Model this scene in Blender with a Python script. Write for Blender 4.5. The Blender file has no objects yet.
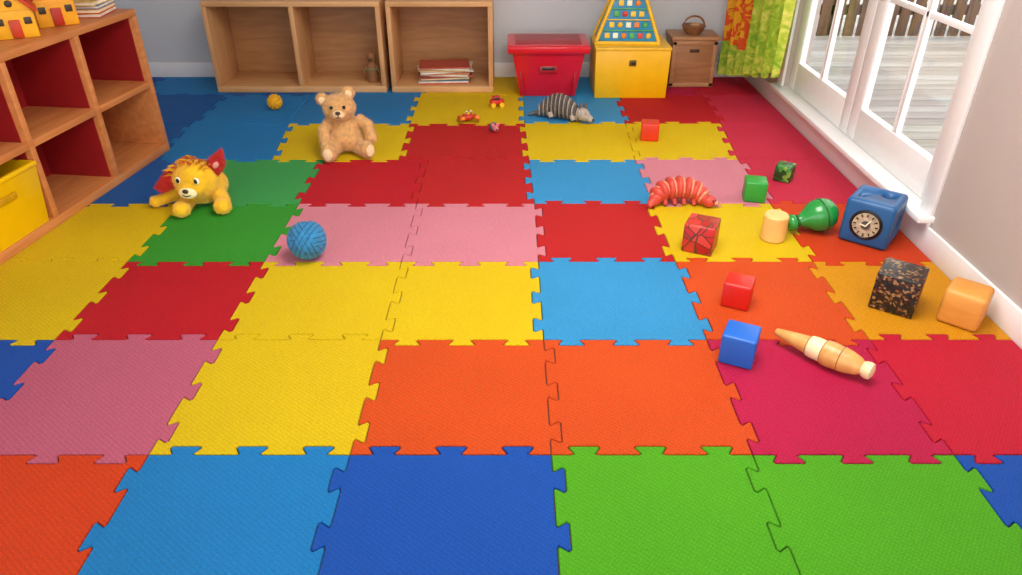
import bpy, bmesh, math, random
from mathutils import Vector, Matrix, Euler
random.seed(4)
sc = bpy.context.scene
try:
    sc.view_settings.view_transform = 'Standard'
    sc.view_settings.look = 'None'
    sc.view_settings.exposure = .14
except Exception: pass

# ---------------------------------------------------------------- camera calibration
H = 1.54; TH = math.radians(31.2); F = 723.0
CT, ST = math.cos(TH), math.sin(TH)
def G(px, py, z=0.0):
    h = H - z
    zc = F*h/(CT*(py+150.0))
    return ((px-511.0)*zc/F, (zc-h*ST)/CT)
cam_d = bpy.data.cameras.new('camera'); cam = bpy.data.objects.new('camera', cam_d)
sc.collection.objects.link(cam); sc.camera = cam
cam_d.lens = F/1022*36; cam_d.sensor_width = 36
cam.location = (0, 0, H); cam.rotation_euler = (math.pi/2-TH, 0, 0)

# ---------------------------------------------------------------- materials
def lin(c):
    return c/12.92 if c <= .04045 else ((c+.055)/1.055)**2.4
def hexc(h, k=1.0):
    h = h.lstrip('#')
    return tuple(min(1, lin(int(h[i:i+2], 16)/255)*k) for i in (0, 2, 4)) + (1,)
_m = {}
def nodes(name):
    m = bpy.data.materials.new(name); m.use_nodes = True
    nt = m.node_tree; b = nt.nodes['Principled BSDF']
    return m, nt, b
def M(name, col, rough=.5, var=.12, scale=15, bump=0.0, bscale=60, sheen=0, coat=0, spec=.5):
    if name in _m: return _m[name]
    m, nt, b = nodes(name); N = nt.nodes.new; L = nt.links.new
    tc = N('ShaderNodeTexCoord'); nz = N('ShaderNodeTexNoise'); nz.inputs['Scale'].default_value = scale
    nz.inputs['Detail'].default_value = 4
    L(tc.outputs['Object'], nz.inputs['Vector'])
    r = N('ShaderNodeValToRGB')
    r.color_ramp.elements[0].position = .3; r.color_ramp.elements[1].position = .7
    r.color_ramp.elements[0].color = hexc(col, 1-var); r.color_ramp.elements[1].color = hexc(col, 1+var)
    L(nz.outputs['Fac'], r.inputs['Fac']); L(r.outputs['Color'], b.inputs['Base Color'])
    b.inputs['Roughness'].default_value = rough
    b.inputs['Specular IOR Level'].default_value = spec
    if sheen: b.inputs['Sheen Weight'].default_value = sheen
    if coat: b.inputs['Coat Weight'].default_value = coat; b.inputs['Coat Roughness'].default_value = .15
    if bump:
        n2 = N('ShaderNodeTexNoise'); n2.inputs['Scale'].default_value = bscale; n2.inputs['Detail'].default_value = 3
        L(tc.outputs['Object'], n2.inputs['Vector'])
        bp = N('ShaderNodeBump'); bp.inputs['Strength'].default_value = bump; bp.inputs['Distance'].default_value = .01
        L(n2.outputs['Fac'], bp.inputs['Height']); L(bp.outputs['Normal'], b.inputs['Normal'])
    _m[name] = m; return m
def WOOD(name, c1, c2, axis=(1, 8, 8), rough=.45, scale=3):
    if name in _m: return _m[name]
    m, nt, b = nodes(name); N = nt.nodes.new; L = nt.links.new
    tc = N('ShaderNodeTexCoord'); mp = N('ShaderNodeMapping'); mp.inputs['Scale'].default_value = axis
    L(tc.outputs['Object'], mp.inputs['Vector'])
    nz = N('ShaderNodeTexNoise'); nz.inputs['Scale'].default_value = scale; nz.inputs['Detail'].default_value = 6
    nz.inputs['Distortion'].default_value = .6
    L(mp.outputs['Vector'], nz.inputs['Vector'])
    r = N('ShaderNodeValToRGB'); r.color_ramp.elements[0].position = .3; r.color_ramp.elements[1].position = .7
    r.color_ramp.elements[0].color = hexc(c2); r.color_ramp.elements[1].color = hexc(c1)
    L(nz.outputs['Fac'], r.inputs['Fac']); L(r.outputs['Color'], b.inputs['Base Color'])
    bp = N('ShaderNodeBump'); bp.inputs['Strength'].default_value = .08; bp.inputs['Distance'].default_value = .01
    L(nz.outputs['Fac'], bp.inputs['Height']); L(bp.outputs['Normal'], b.inputs['Normal'])
    b.inputs['Roughness'].default_value = rough
    _m[name] = m; return m
def MAT_FOAM(name, col):
    if name in _m: return _m[name]
    m, nt, b = nodes(name); N = nt.nodes.new; L = nt.links.new
    tc = N('ShaderNodeTexCoord'); mp = N('ShaderNodeMapping'); mp.inputs['Rotation'].default_value = (0, 0, math.radians(38))
    L(tc.outputs['Object'], mp.inputs['Vector'])
    ws = []
    for d, s in (('X', 34), ('Y', 24)):
        w = N('ShaderNodeTexWave'); w.bands_direction = d; w.inputs['Scale'].default_value = s
        w.inputs['Distortion'].default_value = 3.4; w.inputs['Detail'].default_value = 2; w.inputs['Detail Scale'].default_value = 4
        L(mp.outputs['Vector'], w.inputs['Vector']); ws.append(w)
    mu = N('ShaderNodeMath'); mu.operation = 'MULTIPLY'
    L(ws[0].outputs['Fac'], mu.inputs[0]); L(ws[1].outputs['Fac'], mu.inputs[1])
    m2 = N('ShaderNodeMapping'); m2.inputs['Rotation'].default_value = (0, 0, math.radians(-30)); m2.inputs['Scale'].default_value = (1, 2.2, 1)
    L(tc.outputs['Object'], m2.inputs['Vector'])
    nz = N('ShaderNodeTexNoise'); nz.inputs['Scale'].default_value = 110; nz.inputs['Detail'].default_value = 6; nz.inputs['Roughness'].default_value = .9
    L(m2.outputs['Vector'], nz.inputs['Vector'])
    ad = N('ShaderNodeMath'); ad.operation = 'MULTIPLY_ADD'; ad.inputs[1].default_value = 2.4
    mh = N('ShaderNodeMath'); mh.operation = 'MULTIPLY'; mh.inputs[1].default_value = .42; L(mu.outputs[0], mh.inputs[0])
    L(nz.outputs['Fac'], ad.inputs[0]); L(mh.outputs[0], ad.inputs[2])
    n3 = N('ShaderNodeTexNoise'); n3.inputs['Scale'].default_value = 2.2; n3.inputs['Detail'].default_value = 3
    L(tc.outputs['Object'], n3.inputs['Vector'])
    a3 = N('ShaderNodeMath'); a3.operation = 'MULTIPLY_ADD'; a3.inputs[1].default_value = .35; L(n3.outputs['Fac'], a3.inputs[0]); L(ad.outputs[0], a3.inputs[2])
    r = N('ShaderNodeValToRGB'); r.color_ramp.elements[0].position = .0; r.color_ramp.elements[1].position = 1.0
    r.color_ramp.elements[0].color = hexc(col, .68); r.color_ramp.elements[1].color = hexc(col, 1.34)
    mr = N('ShaderNodeMapRange'); mr.inputs['From Min'].default_value = .95; mr.inputs['From Max'].default_value = 2.0
    L(a3.outputs[0], mr.inputs['Value'])
    L(mr.outputs['Result'], r.inputs['Fac']); L(r.outputs['Color'], b.inputs['Base Color'])
    bp = N('ShaderNodeBump'); bp.inputs['Strength'].default_value = .9; bp.inputs['Distance'].default_value = .0045
    L(ad.outputs[0], bp.inputs['Height']); L(bp.outputs['Normal'], b.inputs['Normal'])
    b.inputs['Roughness'].default_value = .62; b.inputs['Specular IOR Level'].default_value = .3
    _m[name] = m; return m
def PATTERN(name, cols, scale=40, kind='vor', rough=.4):
    if name in _m: return _m[name]
    m, nt, b = nodes(name); N = nt.nodes.new; L = nt.links.new
    tc = N('ShaderNodeTexCoord')
    v = N('ShaderNodeTexVoronoi'); v.inputs['Scale'].default_value = scale
    L(tc.outputs['Object'], v.inputs['Vector'])
    sx = N('ShaderNodeSeparateColor'); L(v.outputs['Color'], sx.inputs['Color'])
    r = N('ShaderNodeValToRGB'); r.color_ramp.interpolation = 'CONSTANT'
    n = len(cols)
    while len(r.color_ramp.elements) < n: r.color_ramp.elements.new(.5)
    for i, c in enumerate(cols): r.color_ramp.elements[i].position = i/n
    for i, c in enumerate(cols): r.color_ramp.elements[i].color = hexc(c)
    L(sx.outputs[0], r.inputs['Fac'])
    out = r.outputs['Color']
    if kind == 'edge':
        v2 = N('ShaderNodeTexVoronoi'); v2.feature = 'DISTANCE_TO_EDGE'; v2.inputs['Scale'].default_value = scale
        L(tc.outputs['Object'], v2.inputs['Vector'])
        lt = N('ShaderNodeMath'); lt.operation = 'LESS_THAN'; lt.inputs[1].default_value = .05; L(v2.outputs['Distance'], lt.inputs[0])
        mm = N('ShaderNodeMix'); mm.data_type = 'RGBA'; L(lt.outputs[0], mm.inputs[0]); L(out, mm.inputs[6]); mm.inputs[7].default_value = hexc('#6A3422'); out = mm.outputs[2]
    L(out, b.inputs['Base Color']); b.inputs['Roughness'].default_value = rough
    _m[name] = m; return m

# ---------------------------------------------------------------- mesh builder
class B:
    def __init__(s): s.bm = bmesh.new(); s.mats = []
    def mi(s, m):
        if m not in s.mats: s.mats.append(m)
        return s.mats.index(m)
    def add(s, t, mat, mx=None):
        if mx is not None: bmesh.ops.transform(t, matrix=mx, verts=t.verts)
        bmesh.ops.recalc_face_normals(t, faces=t.faces)
        i = s.mi(mat)
        for f in t.faces: f.material_index = i; f.smooth = True
        me = bpy.data.meshes.new('t'); t.to_mesh(me); t.free(); s.bm.from_mesh(me); bpy.data.meshes.remove(me)
    @staticmethod
    def mx(c, rot=(0, 0, 0)):
        return Matrix.Translation(c) @ Euler(rot).to_matrix().to_4x4()
    def box(s, c, sz, mat, rot=(0, 0, 0), bev=.003, seg=2):
        t = bmesh.new(); bmesh.ops.create_cube(t, size=1)
        bmesh.ops.scale(t, vec=sz, verts=t.verts)
        if bev: bmesh.ops.bevel(t, geom=list(t.edges), offset=bev, segments=seg, affect='EDGES', profile=.5)
        s.add(t, mat, s.mx(c, rot)); return s
    def bx(s, a, b, mat, bev=.003):
        return s.box([(a[i]+b[i])/2 for i in range(3)], [abs(b[i]-a[i]) for i in range(3)], mat, bev=bev)
    def sph(s, c, r, mat, rot=(0, 0, 0), u=24, v=14):
        if not hasattr(r, '__len__'): r = (r, r, r)
        t = bmesh.new(); bmesh.ops.create_uvsphere(t, u_segments=u, v_segments=v, radius=1)
        bmesh.ops.scale(t, vec=r, verts=t.verts); s.add(t, mat, s.mx(c, rot)); return s
    def lathe(s, prof, mat, c=(0, 0, 0), rot=(0, 0, 0), seg=32):
        t = bmesh.new(); rings = []
        for r, z in prof:
            rings.append([t.verts.new((max(r, 1e-4)*math.cos(2*math.pi*k/seg), max(r, 1e-4)*math.sin(2*math.pi*k/seg), z)) for k in range(seg)])
        for a, b in zip(rings, rings[1:]):
            for k in range(seg): t.faces.new((a[k], a[(k+1) % seg], b[(k+1) % seg], b[k]))
        t.faces.new(rings[0][::-1]); t.faces.new(rings[-1])
        s.add(t, mat, s.mx(c, rot)); return s
    def tube(s, pts, rad, mat, seg=12):
        t = bmesh.new(); rings = []; P = [Vector(p) for p in pts]
        if not hasattr(rad, '__len__'): rad = [rad]*len(P)
        for i, p in enumerate(P):
            d = (P[min(i+1, len(P)-1)]-P[max(i-1, 0)]).normalized()
            a = d.cross(Vector((.13, .2, 1)) if abs(d.z) < .9 else Vector((1, 0, .1))).normalized(); b = d.cross(a)
            rings.append([t.verts.new(p+rad[i]*(a*math.cos(2*math.pi*k/seg)+b*math.sin(2*math.pi*k/seg))) for k in range(seg)])
        for a, b in zip(rings, rings[1:]):
            for k in range(seg): t.faces.new((a[k], a[(k+1) % seg], b[(k+1) % seg], b[k]))
        t.faces.new(rings[0][::-1]); t.faces.new(rings[-1])
        s.add(t, mat); return s
    def loft(s, loops, mat, mx=None, bev=0, cap=True):
        t = bmesh.new(); rs = [[t.verts.new(p) for p in lp] for lp in loops]; n = len(rs[0])
        for a, b in zip(rs, rs[1:]):
            for k in range(n): t.faces.new((a[k], a[(k+1) % n], b[(k+1) % n], b[k]))
        if cap: t.faces.new(rs[0][::-1]); t.faces.new(rs[-1])
        if bev: bmesh.ops.bevel(t, geom=list(t.edges), offset=bev, segments=2, affect='EDGES', profile=.5)
        s.add(t, mat, mx); return s
    def done(s, name, loc=(0, 0, 0), rz=0, parent=None, rot=None, ang=35, scale=1):
        me = bpy.data.meshes.new(name); s.bm.to_mesh(me); s.bm.free()
        for m in s.mats: me.materials.append(m)
        try: me.set_sharp_from_angle(angle=math.radians(ang))
        except Exception: pass
        o = bpy.data.objects.new(name, me); sc.collection.objects.link(o)
        o.location = loc; o.rotation_euler = rot if rot else (0, 0, rz); o.scale = (scale,)*3
        if parent: o.parent = parent
        return o
def rect(w, d, z, cx=0, cy=0):
    return [(cx-w/2, cy-d/2, z), (cx+w/2, cy-d/2, z), (cx+w/2, cy+d/2, z), (cx-w/2, cy+d/2, z)]
def empty(name, loc, rz=0, scale=1):
    e = bpy.data.objects.new(name, None); e.empty_display_size = .05; sc.collection.objects.link(e)
    e.location = loc; e.rotation_euler = (0, 0, rz); e.scale = (scale,)*3; return e
def fuzz(o, voxel=.008, amp=.006, size=.012):
    md = o.modifiers.new('remesh', 'REMESH'); md.mode = 'VOXEL'; md.voxel_size = voxel; md.use_smooth_shade = True
    sm = o.modifiers.new('smooth', 'SMOOTH'); sm.iterations = 3
    tx = bpy.data.textures.new('plush_nap', 'CLOUDS'); tx.noise_scale = size
    dp = o.modifiers.new('nap', 'DISPLACE'); dp.texture = tx; dp.strength = amp; dp.mid_level = .5; dp.texture_coords = 'LOCAL'
def add_fur(o, mat, parent, name, n=2600, length=.012, rad=.0012, seed=1):
    """short real fur strands (thin cones) grown from the evaluated plush surface"""
    dg = bpy.context.evaluated_depsgraph_get(); dg.update()
    ev = o.evaluated_get(dg); me = ev.to_mesh(); rr = random.Random(seed)
    polys = [(p.center.copy(), p.normal.copy()) for p in me.polygons]; ev.to_mesh_clear()
    bm = bmesh.new()
    for i in range(n):
        c, nm = rr.choice(polys)
        if c.z < .012: continue
        d = (nm+Vector((rr.gauss(0, .45), rr.gauss(0, .45), rr.gauss(0, .45)-.25))).normalized()
        a = d.orthogonal().normalized(); b = d.cross(a); l = length*rr.uniform(.6, 1.2); base = c-nm*.002
        vs = [bm.verts.new(base+rad*(a*math.cos(t)+b*math.sin(t))) for t in (0, 2.1, 4.2)]; tip = bm.verts.new(base+d*l)
        for k in range(3): bm.faces.new((vs[k], vs[(k+1) % 3], tip))
    m = bpy.data.meshes.new(name); bm.to_mesh(m); bm.free(); m.materials.append(mat)
    f = bpy.data.objects.new(name, m); sc.collection.objects.link(f); f.parent = parent
def cut(o, cutter):
    md = o.modifiers.new('b', 'BOOLEAN'); md.object = cutter; md.operation = 'DIFFERENCE'; md.solver = 'EXACT'
    dg = bpy.context.evaluated_depsgraph_get(); dg.update()
    me = bpy.data.meshes.new_from_object(o.evaluated_get(dg))
    o.modifiers.clear(); o.data = me; bpy.data.objects.remove(cutter)

# ---------------------------------------------------------------- palette
wood = WOOD('light_oak', '#E0AE78', '#CC9862')
woodv = WOOD('light_oak_vertical', '#DCA874', '#C48E5A', axis=(8, 8, 1))
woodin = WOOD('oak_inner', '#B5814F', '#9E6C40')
woodor = WOOD('honey_pine', '#D98E52', '#C2763E', axis=(1, 8, 8))
toywood = WOOD('toy_maple', '#E0A860', '#C88A48', axis=(6, 6, 1), rough=.35)
white = M('white_paint', '#F0F0F0', .35, .02)
wallm = M('wall_paint_grey', '#CACED2', .8, .02, 3)
wallr = M('wall_paint_warm', '#B6AAA4', .8, .02, 3)
black = M('black_plastic', '#101010', .3)

# ---------------------------------------------------------------- room shell
XL, XR, YB, YF, ZC = -3.3, 1.86, 5.78, -.8, 2.6
B().bx((XL-.1, YF, -.12), (XR+.14, YB+.1, -.012), M('subfloor', '#3a3a3a', .8), 0).done('floor')
B().bx((XL-.12, YB, -.12), (XR+.14, YB+.12, ZC), wallm, 0).done('wall_back')
B().bx((XL-.12, YF, -.12), (XL, YB, ZC), wallm, 0).done('wall_left')
B().bx((XL-.12, YF, ZC), (XR+.14, YB+.12, ZC+.1), M('ceiling_paint', '#F0F0EE', .9, .01), 0).done('ceiling')
DY0, DY1, DZ0, DZ1 = 2.97, 4.93, .13, 2.15
B().bx((XR, YF, -.12), (XR+.14, DY0, ZC), wallr, 0).done('wall_right')
B().bx((XR, DY1, -.12), (XR+.14, YB, ZC), wallr, 0).done('wall_right')
B().bx((XR, DY0, -.12), (XR+.14, DY1, DZ0), wallr, 0).done('wall_right')
B().bx((XR, DY0, DZ1), (XR+.14, DY1, ZC), wallr, 0).done('wall_right')
bb = .11
B().bx((XL, YB-.016, -.012), (XR, YB, bb), white, .004).done('baseboard_back')
B().bx((XR-.016, YF, -.012), (XR, YB-.016, bb), white, .004).done('baseboard_right')
B().bx((XL, YF, -.012), (XL+.016, YB-.016, bb), white, .004).done('baseboard_left')
t = B()
t.bx((XR-.07, DY0-.1, DZ0), (XR+.10, DY1+.1, DZ0+.03), white, .006)
t.bx((XR-.02, DY0-.09, DZ0+.03), (XR, DY0, DZ1+.09), white, .004)
t.bx((XR-.02, DY1, DZ0+.03), (XR, DY1+.09, DZ1+.09), white, .004)
t.bx((XR-.02, DY0, DZ1), (XR, DY1, DZ1+.09), white, .004)
t.bx((XR-.02, DY0-.09, bb+.001), (XR-.001, DY1+.09, DZ0), white, .002)
t.done('trim_1')
glass, nt, b_ = nodes('window_glass')
N = nt.nodes.new
tr = N('ShaderNodeBsdfTransparent'); gl = N('ShaderNodeBsdfGlossy'); gl.inputs['Roughness'].default_value = .02
mx = N('ShaderNodeMixShader'); mx.inputs[0].default_value = .06
nt.links.new(tr.outputs[0], mx.inputs[1]); nt.links.new(gl.outputs[0], mx.inputs[2])
nt.links.new(mx.outputs[0], nt.nodes['Material Output'].inputs['Surface'])
metal = M('brushed_brass', '#8a8478', .3); metal.node_tree.nodes['Principled BSDF'].inputs['Metallic'].default_value = .9
def leaf(name, y0, y1, hinge_near):
    d = B(); x0, x1 = XR+.03, XR+.075; z0, z1 = DZ0+.032, DZ1-.002
    st = .10
    d.bx((x0, y0, z0), (x1, y0+st, z1), white, .004).bx((x0, y1-st, z0), (x1, y1, z1), white, .004)
    d.bx((x0, y0+st, z0), (x1, y1-st, .34), white, .004).bx((x0, y0+st, z1-.12), (x1, y1-st, z1), white, .004)
    ym = (y0+y1)/2
    d.bx((x0+.008, ym-.013, .34), (x1-.008, ym+.013, z1-.12), white, .003)
    for z in (.90, 1.46): d.bx((x0+.008, y0+st, z-.013), (x1-.008, y1-st, z+.013), white, .003)
    for (a, b2) in ((y0+st, ym-.013), (ym+.013, y1-st)):
        d.bx((x0+.004, a, .34), (x0+.012, a+.008, z1-.12), white, .001).bx((x0+.004, b2-.008, .34), (x0+.012, b2, z1-.12), white, .001)
    d.bx((x0+.02, y0+st-.01, .33), (x0+.024, y1-st+.01, z1-.11), glass, 0)
    yh = y1-.05 if hinge_near else y0+.05
    d.box((x0-.004, yh, 1.0), (.008, .035, .22), metal)
    d.tube([(x0, yh, 1.0), (x0-.045, yh, 1.0), (x0-.045, yh+(-.1 if hinge_near else .1), 1.0)], .009, metal)
    d.done(name)
leaf('door_1', DY0+.003, (DY0+DY1)/2-.002, True)
leaf('door_2', (DY0+DY1)/2+.002, DY1-.003, False)

# ---------------------------------------------------------------- outside
dk = B(); dm = [WOOD('weathered_deck_%d' % i, c, c2, axis=(1, 12, 8)) for i, (c, c2) in enumerate((('#9E9C99', '#8A8885'), ('#A8A7A4', '#949391'), ('#96938F', '#827F7B')))]
y = 2.0; k = 0
while y < 12:
    dk.bx((XR+.15, y, -.16), (9, y+.137, -.10), dm[k % 3] if k % 5 else dm[2], .004); y += .145; k += 1
dk.done('wooden_deck')
B().bx((-8, -10, -.5), (20, 30, -.3), M('snowy_ground', '#B8BCC0', .9, .05), 0).done('ground')
fc = B(); fm = WOOD('fence_wood', '#7A5A42', '#4A3426', axis=(8, 8, 1))
x = XR+.2; FY = 7.7
while x < 9:
    fc.bx((x, FY, -.1), (x+.10, FY+.03, 1.25), fm, .004); x += .135
fc.bx((XR+.2, FY+.03, .1), (9, FY+.07, .2), fm).bx((XR+.2, FY+.03, .85), (9, FY+.07, .95), fm)
for x in (3.2, 5.2, 7.2): fc.bx((x, FY+.03, -.1), (x+.1, FY+.13, 1.35), fm)
fc.done('garden_fence')

# ---------------------------------------------------------------- foam puzzle mat
C = dict(yel='#FFC800', yo='#F49C00', sky='#1484CC', blu='#0C54B8', grn='#54B012', grn2='#32A02A', grn3='#3EAA56',
         org='#E05010', ored='#E0420C', pnk='#CC6480', pnk2='#E68A9A', red='#C80A22', red2='#C81A1E', crm='#C6124A',
         crd='#D01234', rp_sheen='#D8284A', lbl='#359CD8', dbl='#0860B0', lb2='#1F84C8')  # far right reds: glancing window sheen put into the lighter foam colour
foam = {k: MAT_FOAM('foam_'+k, v) for k, v in C.items()}
ylines = [-.8, -.2, .39, .985, 1.584, 2.175, 2.764, 3.370, 3.980, 4.626, 5.283, 5.764]
nom = [XL+.016] + [.12+.6*n for n in range(-5, 3)] + [XR-.016]
fars = [XL+.016, -2.68, -2.04, -1.39, -.654, .105, .753, 1.38, XR-.016]
far2 = [XL+.016, -2.75, -2.1, -1.46, -.665, .09, .755, 1.41, XR-.016]
rows = [
 (nom, 'yel red blu grn sky org red grn yel'.split()),
 (nom, 'grn yel sky red yel pnk blu yel org'.split()),
 (nom, 'red blu grn yel red org sky crm yel'.split()),
 (nom, 'grn blu yel ored sky blu grn grn blu'.split()),
 (nom, 'red yel blu pnk yel org org crm crd'.split()),
 (nom, 'blu red yel red yel yel lbl org yo'.split()),
 (nom, 'red yel yel grn2 pnk2 pnk2 red2 yel ored'.split()),
 (nom, 'sky blu dbl grn3 red red2 lbl pnk2 rp'.split()),
 (fars, 'blu dbl sky yel red2 yel yel rp'.split()),
 (far2, 'sky dbl sky lb2 yel lbl red rp'.split()),
 (far2, 'blu sky dbl sky yel lbl crm crd'.split()),
]
TAB = [(.30, 0), (.345, .12), (.262, .80), (.29, 1), (.71, 1), (.738, .80), (.655, .12), (.70, 0)]
def edge(a, b, ntab, sgn):
    a = Vector(a); b = Vector(b); d = b-a; nrm = Vector((-d.y, d.x)).normalized(); out = [a]
    for i in range(ntab):
        for u, v in TAB: out.append(a+d*((i+u)/ntab)+nrm*(v*.036*sgn))
    out.append(b); return out
nl = len(ylines); hseg = []
rnd = random.Random(11)
for k in range(nl):
    bs = set()
    for r in (k-1, k):
        if 0 <= r < len(rows): bs.update(round(v, 4) for v in rows[r][0])
    bs = sorted(bs); m = [bs[0]]
    for v in bs[1:]:
        if v-m[-1] > .075: m.append(v)
    m[-1] = bs[-1]
    segs = []
    for a, b in zip(m, m[1:]):
        nt_ = max(1, round((b-a)/.2)) if (b-a) > .12 else 0
        if k in (0, nl-1): nt_ = 0
        segs.append((a, b, edge((a, ylines[k]), (b, ylines[k]), nt_, rnd.choice((-1, 1, -1)))))
    hseg.append((m, segs))
def snap(k, x): return min(hseg[k][0], key=lambda v: abs(v-x))
def hpath(k, xa, xb):
    out = []
    for a, b, pts in hseg[k][1]:
        if a >= xa-1e-5 and b <= xb+1e-5: out += pts if not out else pts[1:]
    return out
def inset_poly(pts, d):
    """parallel offset of a CCW polygon towards its inside (mitre joins)"""
    n = len(pts); out = []
    for i in range(n):
        a, b, c = pts[i-1], pts[i], pts[(i+1) % n]
        e1 = (b-a).normalized(); e2 = (c-b).normalized()
        n1 = Vector((-e1.y, e1.x)); n2 = Vector((-e2.y, e2.x))
        k = 1+n1.dot(n2)
        out.append(b+(n1+n2)*(d/max(k, .35)))
    return out
bm = bmesh.new(); mats = list(foam.values()); keys = list(foam.keys())
# every tile: dark joint strip at subfloor level, steep foam edge, small rounded shoulder, flat top
for r, (xs, cols) in enumerate(rows):
    vs = []
    for i, x in enumerate(xs):
        a = (snap(r, x), ylines[r]); b = (snap(r+1, x), ylines[r+1])
        n_ = 0 if i in (0, len(xs)-1) else 3
        vs.append(edge(a, b, n_, rnd.choice((-1, 1))))
    for i, c in enumerate(cols):
        bot = hpath(r, vs[i][0].x, vs[i+1][0].x); top = hpath(r+1, vs[i][-1].x, vs[i+1][-1].x)
        loop = bot[:-1]+vs[i+1][:-1]+top[::-1][:-1]+vs[i][::-1][:-1]
        cl = [loop[0]]
        for p in loop[1:]:
            if (p-cl[-1]).length > 1e-4: cl.append(p)
        rings = []
        for d, z in ((0, -.0095), (.0014, -.0095), (.0017, -.0030), (.0030, -.0010), (.0050, 0)):
            rings.append([bm.verts.new((p.x, p.y, z)) for p in (inset_poly(cl, d) if d else cl)])
        n = len(cl); ci = keys.index(c)
        for q in range(4):
            for k in range(n):
                f = bm.faces.new((rings[q][k], rings[q][(k+1) % n], rings[q+1][(k+1) % n], rings[q+1][k]))
                f.material_index = len(keys) if q == 0 else ci
        f = bm.faces.new(rings[4]); f.material_index = ci
me = bpy.data.meshes.new('foam_puzzle_mat'); bm.to_mesh(me); bm.free()
for m_ in mats: me.materials.append(m_)
me.materials.append(M('joint_dark', '#4A3A30', .9))
o = bpy.data.objects.new('foam_puzzle_mat', me); sc.collection.objects.link(o)

# ---------------------------------------------------------------- left cubby shelf
tl = math.radians(6.6)
ux, uy = -math.sin(tl), -math.cos(tl)
SH_ANG = math.atan2(uy, ux); SX, SY = -2.045, 4.144; SHH, SHD, TK = .80, .40, .034
maroon = M('red_back_panel', '#961018', .55, .08)
s = B(); Lh = 2.05
dv = [0, .505, 1.01, 1.515, Lh-TK]
s.bx((0, -SHD, SHH-TK), (Lh, 0, SHH), woodor).bx((0, -SHD, .0), (Lh, 0, .045), woodor)
for d in dv: s.bx((d, -SHD, .045), (d+TK, 0, SHH-TK), woodor)
for a, b in zip(dv, dv[1:]):
    s.bx((a+TK, -SHD+.012, .40-TK/2), (b, -.002, .40+TK/2), woodor)
    s.bx((a+TK, -SHD+.02, .045), (b, -SHD+.03, .40-TK/2), maroon, 0); s.bx((a+TK, -SHD+.02, .40+TK/2), (b, -SHD+.03, SHH-TK), maroon, 0)
    s.bx((a+TK, -SHD+.03, .40+TK/2), (a+TK+.004, -.03, SHH-TK), maroon, 0)
    if a > .1: s.bx((a+TK, -SHD+.03, .045), (a+TK+.004, -.03, .40-TK/2), maroon, 0)
s.bx((0, -SHD, 0), (Lh, -SHD+.012, SHH-TK), woodor, 0)
s.done('cubby_shelf', (SX, SY, 0), SH_ANG)
def shl(u, v, z):
    c, s_ = math.cos(SH_ANG), math.sin(SH_ANG)
    return (SX+u*c-v*s_, SY+u*s_+v*c, z)
ybin = M('yellow_plastic', '#F6C600', .35, .03)
b = B()
b.loft([rect(.41, .32, 0), rect(.45, .35, .27), rect(.455, .362, .272), rect(.455, .362, .292), rect(.43, .33, .292), rect(.39, .30, .01)], ybin, bev=.003)
b.box((0, .178, .20), (.11, .012, .03), M('yellow_plastic_dark', '#C89600', .4))
b.done('yellow_storage_bin', shl(1.01+TK+.236, -.165, .046), SH_ANG)

def house(name, u, v, sc_, rz, c1, c2):
    h = B(); w_, d_, hh = .17*sc_, .14*sc_, .12*sc_
    a = M('house_wall_'+c1, c1, .5); r_ = M('house_roof_'+c2, c2, .45)
    h.loft([rect(w_, d_, 0), rect(w_, d_, hh)], a, bev=.004)
    h.loft([[(-w_/2, y_, hh), (w_/2, y_, hh), (0, y_, hh+.09*sc_)] for y_ in (-d_/2, d_/2)], a)
    for sg in (-1, 1):
        L_ = math.hypot(w_/2, .09*sc_)*1.25; an = math.atan2(.09*sc_, w_/2)
        h.box((sg*w_*.27, 0, hh+.048*sc_), (L_, d_*1.2, .014*sc_), r_, rot=(0, sg*an, 0))
    h.box((0, -d_/2-.003, hh*.35), (.045*sc_, .008, hh*.65), r_)
    for sg in (-1, 1): h.box((sg*.055*sc_, -d_/2-.002, hh*.62), (.03*sc_, .006, .03*sc_), M('house_window', '#3b2a20', .4))
    h.sph((0, -d_/2-.002, hh+.03*sc_), (.015*sc_, .006, .015*sc_), M('house_window', '#3b2a20', .4))
    h.box((w_*.25, 0, hh+.08*sc_), (.022*sc_, .022*sc_, .06*sc_), r_)
    h.done(name, shl(u, v, SHH+.001), rz)
house('toy_house', .69, -.16, 1.0, .55, '#F2B010', '#C83A14')
house('toy_house', .42, -.16, 1.05, .7, '#F0A818', '#B82A12')
def books(name, loc, rz, specs, w_=.26, d_=.2, an_=.12):
    h = B(); z = 0; pg = M('book_pages', '#EFE8D8', .8); rr = random.Random(len(specs)+7)
    for i, (c, tk) in enumerate(specs):
        mc = M('book_'+c, c, .45); dx = rr.uniform(-.012, .012); an = rr.uniform(-an_, an_); ww = w_*rr.uniform(.86, 1)
        h.box((dx, 0, z+tk/2), (ww-.008, d_-.008, tk-.004), pg, (0, 0, an), bev=0)
        h.box((dx, 0, z+.0015), (ww, d_, .003), mc, (0, 0, an), bev=0); h.box((dx, 0, z+tk-.0015), (ww, d_, .003), mc, (0, 0, an), bev=0)
        sp = Matrix.Rotation(an, 3, 'Z') @ Vector((0, d_/2*-1, 0))
        if i % 2 == 0: h.box((dx+sp.x, sp.y, z+tk/2), (ww, .004, tk), mc, (0, 0, an), bev=0)
        z += tk+.0008
    h.done(name, loc, rz)
books('book_stack', shl(.16, -.17, SHH+.001), SH_ANG+.2, [('#C83A24', .02), ('#E8A020', .018), ('#3A7AA8', .018), ('#E8C050', .02)], .24, .22)

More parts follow.
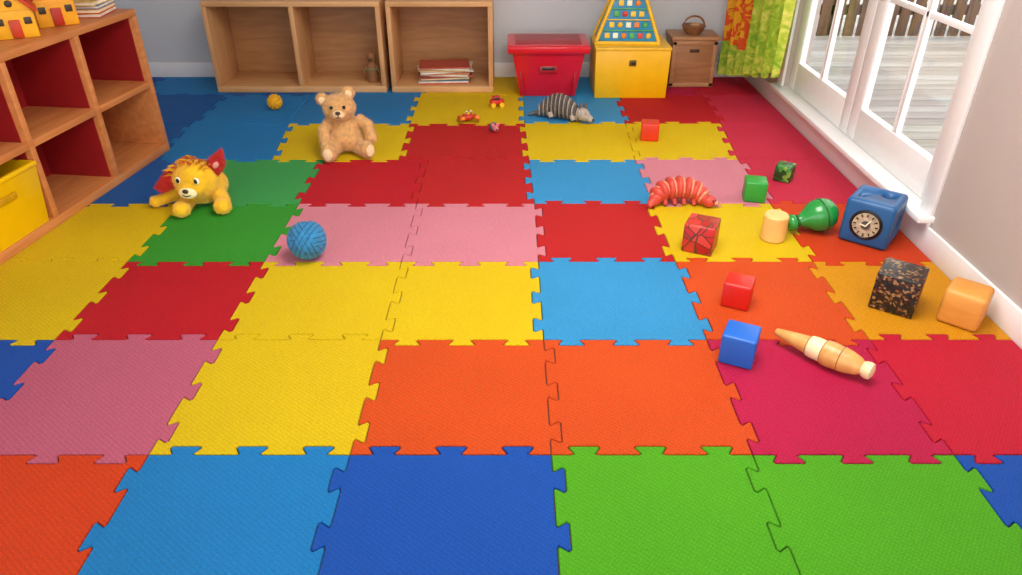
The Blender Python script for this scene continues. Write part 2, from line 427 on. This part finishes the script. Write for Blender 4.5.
# ---------------------------------------------------------------- back cabinets
CF = 5.334; CB = YB-.02; CH = .635
def cabinet(name, x0, x1, ndiv):
    c = B(); T = .034; D = CB-CF; W = x1-x0
    c.bx((0, 0, CH-T), (W, D, CH), wood).bx((0, 0, 0), (W, D, .045), wood)
    c.bx((0, 0, .045), (T, D, CH-T), woodv).bx((W-T, 0, .045), (W, D, CH-T), woodv)
    for i in range(ndiv):
        xm = W*(i+1)/(ndiv+1); c.bx((xm-T/2, .004, .045), (xm+T/2, D-.012, CH-T), woodv)
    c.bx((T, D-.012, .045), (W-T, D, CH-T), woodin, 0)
    c.done(name, (x0, CF, 0))
cabinet('storage_cabinet', -2.17, -.92, 1)
cabinet('storage_cabinet', -.88, -.13, 0)
books('book_stack', (-.50, CF+.17, .046), .06, [('#C85A40', .010), ('#E8E0D0', .012), ('#4A6A8A', .009), ('#D8B060', .013), ('#A84A40', .010), ('#E0DCD0', .012), ('#D0784A', .010), ('#E4E0DA', .010), ('#C8A060', .009), ('#D8D0C0', .012), ('#B84A3A', .009)], .40, .24, .22)
g = B(); tan = M('carved_tan', '#8E6038', .6)
g.lathe([(.035, 0), (.04, .03), (.045, .09), (.032, .13), (.02, .15)], tan).sph((0, 0, .18), (.036, .034, .042), tan)
g.sph((-.03, -.005, .215), (.012, .008, .02), tan).sph((.03, -.005, .215), (.012, .008, .02), tan)
g.box((0, 0, .10), (.095, .085, .012), M('sash_green', '#6A7A4A', .6), bev=.004)
g.tube([(-.035, 0, .12), (-.06, -.02, .07)], [.014, .01], tan).tube([(.035, 0, .12), (.06, -.02, .07)], [.014, .01], tan)
g.sph((0, -.034, .172), (.013, .012, .01), M('snout_brown', '#5A3A20', .5))
g.done('wooden_figurine', (-1.035, CF+.12, .046))

# ---------------------------------------------------------------- red bin, yellow chest, wooden box
redp = M('red_plastic', '#D8102A', .3, .04, coat=.3); redd = M('red_plastic_dark', '#A80C1E', .35)
b = B()
b.loft([rect(.40, .28, .0), rect(.51, .35, .31), rect(.52, .36, .315)], redp, bev=.006)
b.loft([rect(.565, .41, .315), rect(.575, .42, .33), rect(.58, .425, .362), rect(.56, .405, .37)], redp, bev=.004)
b.box((0, 0, .371), (.47, .31, .006), redd, bev=.003)
b.box((0, -.170, .20), (.13, .02, .05), redd, rot=(-.11, 0, 0), bev=.006).box((0, -.178, .207), (.09, .012, .02), black, rot=(-.11, 0, 0))
b.box((-.195, -.158, .155), (.014, .012, .29), redd, rot=(-.11, -.16, 0)).box((.195, -.158, .155), (.014, .012, .29), redd, rot=(-.11, .16, 0))
b.done('red_storage_bin', (.265, 5.38, 0))
yl = M('yellow_lacquer', '#F2B800', .35, .04)
b = B()
b.loft([rect(.515, .40, 0), rect(.53, .40, .335)], yl, bev=.006)
b.bx((-.268, -.206, .335), (.268, .205, .356), M('yellow_lid', '#F0BC2A', .4), .004)
b.box((0, -.203, .25), (.05, .012, .04), M('latch_dark', '#6A4A10', .4), bev=.004).box((0, -.209, .25), (.026, .006, .018), black)
b.done('yellow_toy_chest', (.86, 5.39, 0))
b = B(); bl = WOOD('brown_box_lid', '#BC8A60', '#9E7048')
b.bx((-.165, -.13, .0), (.165, .12, .345), WOOD('brown_box', '#B07C50', '#90623C'), .004)
b.bx((-.178, -.145, .345), (.178, .125, .37), bl, .004)
b.box((0, -.134, .27), (.07, .012, .022), M('dark_brown', '#4A2C18', .5), bev=.004)
for z in (.02, .325): b.box((0, -.133, z), (.33, .008, .03), bl)
for sx in (-.15, .15): b.box((sx, -.133, .172), (.03, .008, .33), bl)
b.done('wooden_storage_box', (1.355, 5.60, 0))
b = B(); bk = M('woven_brown', '#8A5A34', .7, .3, 60, .5, 120)
b.lathe([(.05, 0), (.075, .03), (.085, .06), (.078, .062), (.068, .035), (.0, .012)], bk)
for i in range(4): b.lathe([(.058+.008*i, .012+.013*i), (.064+.008*i, .018+.013*i), (.058+.008*i, .024+.013*i)], bk)
b.tube([(.078*math.cos(a), 0, .055+.07*math.sin(a)) for a in [i*math.pi/10 for i in range(11)]], .007, bk)
b.sph((.01, 0, .05), (.04, .04, .03), M('pumpkin_tan', '#C49A6A', .6))
b.done('small_basket', (1.35, 5.57, .371))

# pyramid toy
b = B(); PB, PD, PH = .44, .24, .50
navy = M('toy_teal', '#1C86B0', .4); tyel = M('toy_yellow', '#F4C020', .4); tred = M('toy_red', '#D83A24', .4); tgrn = M('toy_green', '#4CA848', .4); tor = M('toy_orange', '#EE8420', .4); twh = M('toy_cream', '#F4ECD0', .5)
b.bx((-PB/2-.01, -PD/2-.01, 0), (PB/2+.01, PD/2+.01, .022), tyel)
b.loft([rect(PB, PD, .022), rect(.07, .05, PH)], navy, bev=.006)
b.loft([rect(.07, .05, PH), rect(.0901, .06, PH+.01), rect(.01, .01, PH+.08)], tred)
def fr(z): k = (z-.022)/(PH-.022); return PB+(.07-PB)*k, PD+(.05-PD)*k
tilt = math.atan2((PD-.05)/2, PH-.022)
for sg in (-1, 1):
    b.tube([(sg*PB/2, -PD/2, .022), (sg*.035, -.025, PH)], .014, tyel)
    b.tube([(sg*PB/2, PD/2, .022), (sg*.035, .025, PH)], .014, tyel)
cc = [tyel, tred, tgrn, tor, twh, tyel]; q = 0
for ri, z in enumerate((.06, .13, .20, .27, .34, .41)):
    ww, dd = fr(z); n = max(1, int((ww-.06)/.058))
    b.box((0, -dd/2-.001, z+.034), (fr(z+.034)[0]-.03, .008, .008), tyel if ri % 2 else tgrn, rot=(-tilt, 0, 0))
    for i in range(n):
        x = (i-(n-1)/2)*.058; q += 1
        if (q+ri) % 3: b.box((x, -dd/2-.002, z), (.036, .014, .036), cc[(q*5+ri) % 6], rot=(-tilt, 0, 0), bev=.004)
        else: b.sph((x, -dd/2-.003, z), (.019, .01, .019), cc[(q*5+ri) % 6])
b.done('pyramid_activity_toy', (.83, 5.40, .357), -.05)

# ---------------------------------------------------------------- curtain
cm, nt, bs = nodes('curtain_fabric'); N = nt.nodes.new; L = nt.links.new
tc = N('ShaderNodeTexCoord'); nz = N('ShaderNodeTexNoise'); nz.inputs['Scale'].default_value = 13; nz.inputs['Detail'].default_value = 3; nz.inputs['Distortion'].default_value = 1.5
L(tc.outputs['Object'], nz.inputs['Vector']); r = N('ShaderNodeValToRGB'); cr = r.color_ramp
cr.elements[0].position = .28; cr.elements[0].color = hexc('#74AC28'); cr.elements[1].position = .74; cr.elements[1].color = hexc('#EEE680')
e = cr.elements.new(.45); e.color = hexc('#A0C430'); e = cr.elements.new(.6); e.color = hexc('#CCD84C')
L(nz.outputs['Fac'], r.inputs['Fac'])
r2 = N('ShaderNodeValToRGB'); r2.color_ramp.interpolation = 'CONSTANT'; r2.color_ramp.elements[0].color = hexc('#E8571A'); r2.color_ramp.elements[1].position = .5; r2.color_ramp.elements[1].color = hexc('#F2B41C')
L(nz.outputs['Fac'], r2.inputs['Fac'])
sp = N('ShaderNodeSeparateXYZ'); L(tc.outputs['Object'], sp.inputs[0])
g1 = N('ShaderNodeMath'); g1.operation = 'GREATER_THAN'; g1.inputs[1].default_value = 5.22; L(sp.outputs['Y'], g1.inputs[0])
g2 = N('ShaderNodeMath'); g2.operation = 'GREATER_THAN'; g2.inputs[1].default_value = .32; L(sp.outputs['Z'], g2.inputs[0])
g3 = N('ShaderNodeMath'); g3.operation = 'MULTIPLY'; L(g1.outputs[0], g3.inputs[0]); L(g2.outputs[0], g3.inputs[1])
mxx = N('ShaderNodeMix'); mxx.data_type = 'RGBA'; L(g3.outputs[0], mxx.inputs[0]); L(r.outputs[0], mxx.inputs[6]); L(r2.outputs[0], mxx.inputs[7])
L(mxx.outputs[2], bs.inputs['Base Color']); bs.inputs['Roughness'].default_value = .8
tl_ = N('ShaderNodeBsdfTranslucent'); L(mxx.outputs[2], tl_.inputs['Color']); ms = N('ShaderNodeMixShader'); ms.inputs[0].default_value = .3
L(bs.outputs[0], ms.inputs[1]); L(tl_.outputs[0], ms.inputs[2]); L(ms.outputs[0], nt.nodes['Material Output'].inputs['Surface'])
bm = bmesh.new(); NU, NV = 120, 30; gr = []
for i in range(NU+1):
    u = i/NU; col = []
    for j in range(NV+1):
        v = j/NV; zb = .06+.24*u**1.2+.012*math.sin(u*38); z = zb+(2.28-zb)*v
        px_ = 1.605+.125*u; py_ = 5.68-1.0*u; a = .042*(1-.3*v)
        px_ += a*math.sin(u*44+.6*math.sin(v*4)); py_ += .02*math.cos(u*44)
        col.append(bm.verts.new((px_, py_, z)))
    gr.append(col)
for i in range(NU):
    for j in range(NV): f = bm.faces.new((gr[i][j], gr[i+1][j], gr[i+1][j+1], gr[i][j+1])); f.smooth = True
me = bpy.data.meshes.new('curtain'); bm.to_mesh(me); bm.free(); me.materials.append(cm)
o = bpy.data.objects.new('curtain', me); sc.collection.objects.link(o)
B().tube([(1.68, 2.6, 2.31), (1.68, 5.76, 2.31)], .014, metal).bx((1.67, 2.7, 2.3), (1.86, 2.72, 2.32), metal).bx((1.67, 5.4, 2.3), (1.86, 5.42, 2.32), metal).done('curtain_rod')

# ---------------------------------------------------------------- blocks
def block(name, px, py, sz, mat, rz, bev=.008, h=None):
    x, y = G(px, py); b = B(); h = h or sz
    b.box((0, 0, h/2), (sz, sz, h), mat, bev=bev, seg=3); return b.done(name, (x, y, .0005), rz)
redb = M('red_block_paint', '#D42218', .35, .05); blub = M('blue_block_paint', '#1460C0', .35, .05); grnb = M('green_block_paint', '#2C9A3A', .35, .05)
block('red_block', 736, 303, .106, redb, -.45); block('blue_block', 737, 358, .116, blub, -.45)
block('green_block', 753, 199, .108, grnb, -.2); block('red_block', 649, 139, .108, M('red_orange_paint', '#D83418', .4), -.15)
block('patterned_green_block', 783, 180, .090, PATTERN('green_specks', ['#1E4A1C', '#3F8A34', '#26602A', '#79A840', '#2C3A1A'], 45), -.6)
pr = PATTERN('red_patch', ['#C42A2A', '#B01E20', '#C8342C', '#D4463A', '#A8382C'], 20, 'edge'); block('patterned_red_block', 699, 248, .134, pr, -.45, .006)
block('patterned_dark_block', 893, 305, .158, PATTERN('mosaic_dark', ['#141312', '#1E1A18', '#7A5028', '#182428', '#94764E', '#201A16', '#4A2420', '#141312'], 110), -.62, .006)
block('wooden_block', 959, 320, .143, WOOD('amber_block', '#E4A24C', '#D08A38', axis=(2, 2, 6)), -.72, .018)
x, y = G(772, 239)
B().lathe([(.050, 0), (.055, .006), (.055, .118), (.049, .125), (.0, .125)], M('cream_wood', '#EFBC70', .4)).done('wooden_cylinder_block', (x, y, .0005))

# big blue cube
x, y = G(867, 238); S_ = .212
b = B(); bluc = M('navy_blue_plastic', '#185890', .4, .08); b.box((0, 0, S_/2), (S_, S_, S_), bluc, bev=.02, seg=4)
e_ = empty('blue_activity_cube', (x, y, .0005), -.68)
body = b.done('cube_body')
dkm = M('hole_navy', '#0A2038', .6)
c = B(); c.lathe([(.034, 0), (.034, .1)], dkm, (.04, .02, S_-.04)); cut(body, c.done('cut'))
c = B(); c.lathe([(.014, 0), (.014, .1)], dkm, (-.06, -.05, S_-.03)); cut(body, c.done('cut'))
c = B(); c.lathe([(.028, 0), (.028, .1)], dkm, (S_/2-.04, .0, S_*.55), (0, math.pi/2, 0)); cut(body, c.done('cut'))
body.parent = e_
c = B(); R = (math.pi/2, 0, 0)
c.lathe([(.070, 0), (.070, .006), (.062, .008), (.058, .004), (.0, .004)], black, (-.0, -S_/2+.002, S_*.5), R)
c.lathe([(.057, 0), (.057, .003), (0, .003)], M('dial_taupe', '#B4A68E', .5, .3, 60), (0, -S_/2-.003, S_*.5), R)
c.lathe([(.020, 0), (.020, .004), (0, .004)], M('dial_hub', '#4A4A48', .5), (0, -S_/2-.006, S_*.5), R)
for i in range(12):
    a = i*math.pi/6; c.box((.046*math.sin(a), -S_/2-.007, S_*.5+.046*math.cos(a)), (.005, .004, .012), black, rot=(0, a, 0), bev=0)
c.box((.010, -S_/2-.012, S_*.5+.014), (.005, .003, .035), twh, rot=(0, .5, 0), bev=0).box((-.010, -S_/2-.012, S_*.5), (.026, .003, .005), twh, rot=(0, .2, 0), bev=0)
c.done('clock_dial', parent=e_)

# green bottle-like toy
gx, gy = G(816, 231)
gp = M('green_glossy', '#1F8F3C', .25, .05, coat=.4); gd = M('green_dark', '#0E5E28', .3)
b = B(); b.lathe([(.0, -.095), (.04, -.088), (.075, -.06), (.09, -.02), (.09, .015), (.078, .05), (.05, .085), (.034, .11), (.028, .13)], gp, rot=(0, -math.pi/2, 0))
b.lathe([(.028, .125), (.030, .135), (.042, .142), (.046, .155), (.042, .172), (.032, .182), (.018, .184), (.018, .170), (0, .17)], gp, rot=(0, -math.pi/2, 0))
b.lathe([(.034, .125), (.037, .130), (.034, .135)], gd, rot=(0, -math.pi/2, 0)); b.lathe([(.0895, -.012), (.093, -.006), (.0895, 0)], gd, rot=(0, -math.pi/2, 0))
b.done('green_bulb_rattle', (gx, gy, .0925*.88), rot=(0, -.22, .15), scale=.86)

# wooden peg
x0, y0 = G(773, 342); x1, y1 = G(870, 384)
Lp = math.hypot(x1-x0, y1-y0); ang = math.atan2(y1-y0, x1-x0)
b = B(); RR = (0, math.pi/2, 0); tb = M('peg_cream', '#EBD3A4', .4)
b.lathe([(.004, 0), (.014, .004), (.018, .02), (.028, .08), (.037, .14)], toywood, rot=RR, seg=28)
b.lathe([(.037, .14), (.042, .145), (.045, .165), (.045, .2)], tb, rot=RR, seg=28)
b.lathe([(.045, .2), (.05, .205), (.052, .23), (.048, .27)], toywood, rot=RR, seg=28)
b.lathe([(.048, .27), (.050, .272), (.046, .30), (.036, .335), (.026, .35)], toywood, rot=RR, seg=28)
b.lathe([(.026, .35), (.030, .355), (.034, .37), (.032, .385), (.016, .392), (0, .392)], tb, rot=RR, seg=28)
for zz, r_ in ((.14, .039), (.2, .0465), (.27, .0505)): b.lathe([(r_-.003, zz-.003), (r_, zz), (r_-.003, zz+.003)], M('peg_groove', '#8A5A2A', .5), rot=RR, seg=28)
b.done('wooden_bowling_pin', (x0, y0, .0525*Lp/.392), rot=(0, 0, ang), scale=Lp/.392)

# ---------------------------------------------------------------- balls
x, y = G(310, 258)
b = B(); ym = M('blue_yarn', '#2482B8', .85, .25, 50, .4, 150, sheen=.2); yd = M('blue_yarn_core', '#0E3E5E', .9); b.sph((0, 0, 0), .075, yd)
rr = random.Random(3); ym2 = M('blue_yarn_deep', '#16608E', .85, .25, 50, .4, 150, sheen=.2)
for g_ in range(11):
    ax = Vector((rr.gauss(0, 1), rr.gauss(0, 1), rr.gauss(0, 1))).normalized(); u_ = ax.orthogonal().normalized(); v_ = ax.cross(u_)
    w0 = rr.uniform(-.03, .03)
    for j in range(-4, 5):
        off = w0+j*.0068; R_ = .0765+.0007*g_
        if abs(off) > R_*.8: continue
        rad = math.sqrt(R_**2-off**2)
        b.tube([ax*off+rad*(u_*math.cos(t_)+v_*math.sin(t_)) for t_ in [k*2*math.pi/30 for k in range(31)]], .0033, ym if (j+g_) % 3 else ym2, seg=6)
b.done('blue_yarn_ball', (x, y, .0875))
x, y = G(276, 110)
b = B(); yb = M('yellow_knit', '#E8A80C', .7, .3, 60); b.sph((0, 0, 0), .054, yb)
for i in range(60):
    z_ = 1-2*(i+.5)/60; a = i*2.39996; q_ = math.sqrt(1-z_*z_); b.sph((.052*q_*math.cos(a), .052*q_*math.sin(a), .052*z_), .0085, yb, u=8, v=6)
b.done('yellow_knobby_ball', (x, y, .055), scale=.9)

# ---------------------------------------------------------------- teddy bear
x, y = G(348, 153)
e_ = empty('teddy_bear', (x, y, 0), .12, .90)
fur = M('tan_plush', '#D8A668', .9, .22, 35, .6, 140, sheen=.3)
b = B()
b.sph((0, .04, .135), (.105, .09, .125), fur).sph((0, .02, .10), (.115, .10, .09), fur)
b.sph((-.02, .0, .305), (.105, .09, .09), fur).sph((-.02, -.06, .285), (.055, .045, .043), fur)
b.sph((-.122, .02, .355), (.042, .024, .042), fur).sph((.045, .03, .390), (.042, .024, .042), fur)
b.tube([(-.08, .02, .215), (-.135, -.03, .16), (-.125, -.08, .10)], [.042, .038, .036], fur).sph((-.122, -.085, .092), .038, fur)
b.tube([(.08, .03, .215), (.15, .0, .18), (.165, -.04, .12)], [.042, .038, .036], fur).sph((.165, -.045, .112), .039, fur)
b.tube([(-.06, 0, .062), (-.09, -.09, .055), (-.10, -.155, .052)], [.055, .05, .045], fur).sph((-.102, -.168, .062), (.046, .034, .06), fur)
b.tube([(.06, 0, .062), (.10, -.07, .055), (.135, -.12, .052)], [.055, .05, .045], fur).sph((.14, -.13, .062), (.046, .034, .06), fur, rot=(0, 0, .6))
o = b.done('plush_body', parent=e_); fuzz(o, .007, .006, .010)
o.parent = None; add_fur(o, fur, e_, 'fur', 9000, .012, .0014, 2); o.parent = e_
b = B(); dkb = M('nose_brown', '#3A2216', .4); pale = M('pale_plush', '#F0D2A4', .9, .15, 40, .5, 140)
b.sph((-.02, -.098, .286), (.038, .018, .029), pale).sph((-.02, -.118, .302), (.017, .010, .012), dkb)
b.tube([(-.02, -.118, .292), (-.021, -.116, .274)], .003, dkb).tube([(-.038, -.110, .270), (-.02, -.117, .273), (-.004, -.110, .270)], .003, dkb)
b.sph((-.060, -.082, .328), .011, black).sph((.018, -.082, .328), .011, black)
b.sph((-.122, -.008, .352), (.024, .008, .024), pale).sph((.045, .003, .388), (.024, .008, .024), pale)
b.sph((-.103, -.206, .066), (.03, .007, .04), pale).sph((.160, -.163, .066), (.03, .007, .04), pale, rot=(0, 0, .6))
b.done('face_and_paw_pads', parent=e_)

# ---------------------------------------------------------------- yellow plush
x, y = G(203, 208)
e_ = empty('yellow_plush_lion', (x, y, 0), -.1)
yf = M('yellow_plush', '#F0BC10', .9, .15, 30, .5, 120, sheen=.3); rf = M('red_plush', '#C01C14', .9, .3, 40, .6, 120, sheen=.2)
b = B()
b.sph((-.02, .09, .08), (.115, .13, .08), yf).sph((.0, .0, .155), (.114, .09, .098), yf)
b.sph((.0, -.06, .13), (.066, .045, .047), yf)
b.tube([(-.05, .03, .06), (-.05, -.06, .045), (-.045, -.10, .04)], [.04, .036, .034], yf).sph((-.043, -.115, .042), (.042, .045, .04), yf)
b.tube([(.07, .05, .06), (.12, -.01, .045), (.135, -.05, .04)], [.04, .036, .034], yf).sph((.14, -.06, .042), (.042, .045, .04), yf)
b.tube([(-.10, .10, .06), (-.18, .03, .04), (-.215, -.01, .035)], [.04, .03, .028], yf).sph((-.225, -.02, .034), (.032, .032, .03), yf)
o = b.done('plush_body', parent=e_); fuzz(o, .006, .005, .010)
o.parent = None; add_fur(o, yf, e_, 'fur', 6000, .010, .0013, 3); o.parent = e_
b = B()
b.loft([[(.055, .0, .22), (.115, .0, .18), (.115, .035, .18), (.055, .035, .22)], [(.10, -.01, .27), (.16, -.01, .228), (.16, .02, .228), (.10, .02, .27)], [(.160, 0, .315), (.167, 0, .308), (.167, .01, .308), (.160, .01, .315)]], rf)
b.loft([[(-.075, -.03, .205), (-.10, -.03, .12), (-.10, .02, .12), (-.075, .02, .205)], [(-.13, -.045, .195), (-.165, -.045, .09), (-.165, .0, .09), (-.13, .0, .195)], [(-.195, -.03, .135), (-.215, -.03, .11), (-.215, -.01, .11), (-.195, -.01, .135)]], rf)
o = b.done('red_ears', parent=e_); fuzz(o, .005, .005, .01)
o.parent = None; add_fur(o, rf, e_, 'ear_fur', 2500, .012, .0014, 4); o.parent = e_
b = B(); om = M('orange_mane', '#D06A1C', .9); om2 = M('gold_mane', '#E0A020', .9)
for i in range(70):
    a = random.uniform(-1.4, .9); k = random.uniform(-.05, .06)
    p = Vector((.10*math.sin(a), k, .158+.09*math.cos(a)))
    q_ = p+Vector((.03*math.sin(a)+random.uniform(-.015, .015), -.02+random.uniform(-.02, .01), .018*math.cos(a)))
    b.tube([p, (p+q_)/2+Vector((0, 0, .006)), q_], [.005, .004, .001], om if i % 2 else om2, seg=5)
b.sph((0, -.100, .122), (.046, .018, .028), M('cream_muzzle', '#F6E6B4', .9, .1)).sph((.0, -.118, .138), (.015, .009, .011), dkb)
b.tube([(-.022, -.114, .118), (0, -.120, .112), (.022, -.114, .118)], .0028, dkb)
for sg in (-1, 1): b.sph((sg*.046, -.080, .178), (.015, .008, .018), twh).sph((sg*.045, -.086, .178), (.009, .005, .012), black)
b.sph((.122, -.008, .235), (.014, .008, .022), M('pink_inner', '#E89A90', .8), rot=(0, .8, 0))
b.done('face_and_mane', parent=e_)

# ---------------------------------------------------------------- segmented caterpillar toy
x, y = G(678, 205)
c_ = B(); co = M('coral_rubber', '#C84436', .5, .2, 40); ct = M('tan_rubber', '#D88C6C', .5, .2, 40)
n = 9
for i in range(n):
    u_ = i/(n-1); a = math.pi*(1-u_)
    r_ = .036+.026*math.sin(math.pi*u_)
    cx = .122*math.cos(a); cy = .045*math.sin(a)-.01; cz = r_*1.0+.022*math.sin(a)
    tx = Vector((.122*math.sin(a), -.045*math.cos(a), -.028*math.cos(a))).normalized()
    rt = tx.to_track_quat('X', 'Z').to_euler()
    c_.sph((cx, cy, cz), (.026, r_*1.05, r_), co, rot=rt)
    if i < n-1: c_.sph((cx+tx.x*.02, cy+tx.y*.02, max(cz+tx.z*.02, r_*.93)), (.014, r_*.93, r_*.92), ct, rot=rt)
c_.sph((.152, -.030, .034), (.036, .034, .032), co).sph((.178, -.046, .044), .006, black).sph((.166, -.058, .044), .006, black).sph((.186, -.04, .028), (.016, .02, .012), ct)
c_.tube([(-.125, -.015, .032), (-.155, -.04, .024), (-.165, -.065, .016)], [.028, .020, .010], co)
for i in range(4):
    xx = -.075+.05*i; yy = .045*math.sqrt(max(0, 1-(xx/.122)**2))-.045; c_.tube([(xx, yy, .035), (xx+.004, yy-.016, .010)], [.014, .010], co)
c_.done('caterpillar_toy', (x, y, .0), .0, scale=.96)

# ---------------------------------------------------------------- striped armadillo
x, y = G(562, 120)
b = B(); s1 = M('grey_plush_dark', '#625C58', .8, .3, 60); s2 = M('grey_plush_light', '#AEA298', .8, .3, 60)
n = 20
for i in range(n):
    u_ = i/(n-1); cx = -.17+.30*u_; cy = .07-.12*u_*u_; r_ = .025+.066*math.sin(math.pi*(.08+.86*u_))**.8
    b.sph((cx, cy, r_*1.0), (.011, r_, r_), s1 if i % 2 else s2, rot=(0, 0, -.35*u_))
b.sph((.150, -.07, .062), (.055, .045, .046), s2, rot=(0, .3, -.6)).sph((.195, -.10, .042), (.034, .026, .026), s2, rot=(0, .3, -.6)).sph((.220, -.117, .036), .011, black)
b.sph((.130, -.040, .11), (.014, .018, .03), s1).sph((.165, -.03, .108), (.014, .018, .03), s1).sph((.165, -.108, .075), .007, black).sph((.19, -.07, .072), .007, black)
b.tube([(-.16, .07, .03), (-.21, .08, .022), (-.25, .06, .014)], [.022, .014, .006], s1)
for xx, yy in ((-.09, .0), (-.08, .12), (.07, -.06), (.10, .05)): b.tube([(xx, yy, .05), (xx+.01, yy-.02, .02)], [.024, .018], s2)
b.done('striped_armadillo_plush', (x, y, .002), -.05, scale=.90)

# ---------------------------------------------------------------- small toys
x, y = G(468, 122)
b = B(); cr_ = M('crab_red', '#C83A20', .4)
b.sph((0, 0, .042), (.055, .042, .032), cr_)
for sg in (-1, 1):
    for k in range(3): b.tube([(sg*.04, -.02+.02*k, .04), (sg*.075, -.03+.03*k, .045), (sg*.085, -.035+.035*k, .004)], [.008, .007, .004], cr_, seg=8)
    b.tube([(sg*.035, -.03, .045), (sg*.06, -.065, .05)], [.010, .009], cr_, seg=8).sph((sg*.06, -.08, .055), (.024, .02, .018), tor)
    b.tube([(sg*.015, -.03, .065), (sg*.018, -.036, .09)], .004, cr_, seg=6).sph((sg*.018, -.036, .094), .010, twh).sph((sg*.018, -.045, .094), .005, black)
b.sph((0, .0, .07), (.03, .026, .012), tyel).done('toy_crab', (x, y, 0), .3, scale=.8)
x, y = G(497, 107)
b = B(); b.box((0, 0, .036), (.10, .055, .03), redb, bev=.01, seg=3).box((-.005, 0, .062), (.055, .046, .03), redb, bev=.01, seg=3)
b.box((-.005, 0, .063), (.04, .048, .018), M('toy_glass', '#2a3038', .2), bev=.003)
for sx in (-.03, .03):
    for sy in (-.028, .028): b.lathe([(.004, -.007), (.017, -.006), (.018, 0), (.017, .006), (.004, .007)], tyel, (sx, sy, .018), (math.pi/2, 0, 0), 16)
b.done('red_toy_car', (x, y, 0), .2)
x, y = G(494, 131)
b = B(); mg = M('mouse_slate', '#4A6280', .7); mp_ = M('mouse_pink', '#D87A78', .6)
b.sph((0, 0, .026), (.03, .042, .026), mg).sph((0, -.04, .028), (.02, .022, .019), mp_).sph((-.016, -.03, .048), (.012, .004, .012), mp_).sph((.016, -.03, .048), (.012, .004, .012), mp_)
b.sph((0, -.062, .027), .005, black).sph((-.009, -.053, .036), .004, black).sph((.009, -.053, .036), .004, black).tube([(0, .04, .02), (.01, .07, .01), (.03, .09, .006)], [.005, .004, .002], mp_, seg=8)
b.done('toy_mouse', (x, y, 0), .3)

# ---------------------------------------------------------------- lights
wd = bpy.data.worlds.new('world'); sc.world = wd; wd.use_nodes = True
bg = wd.node_tree.nodes['Background']; bg.inputs[0].default_value = (1, .985, .96, 1); bg.inputs[1].default_value = 2.3
def area(name, loc, rot, sx, sy, p, col=(1, 1, 1)):
    l = bpy.data.lights.new(name, 'AREA'); l.shape = 'RECTANGLE'; l.size = sx; l.size_y = sy; l.energy = p; l.color = col
    o = bpy.data.objects.new(name, l); sc.collection.objects.link(o); o.location = loc; o.rotation_euler = rot; return o
area('added_ceiling_fill', (.5, 2.1, 2.56), (0, 0, 0), 1.4, 1.6, 82, (1, .97, .92))  # added fill lamp without a fixture, brightens the room from above
sl = bpy.data.lights.new('sun', 'SUN'); sl.energy = 1.6; sl.angle = .02; sl.color = (1, .96, .9)
so = bpy.data.objects.new('sun', sl); sc.collection.objects.link(so)
so.rotation_euler = Vector((.45, .25, -1)).to_track_quat('-Z', 'Y').to_euler()
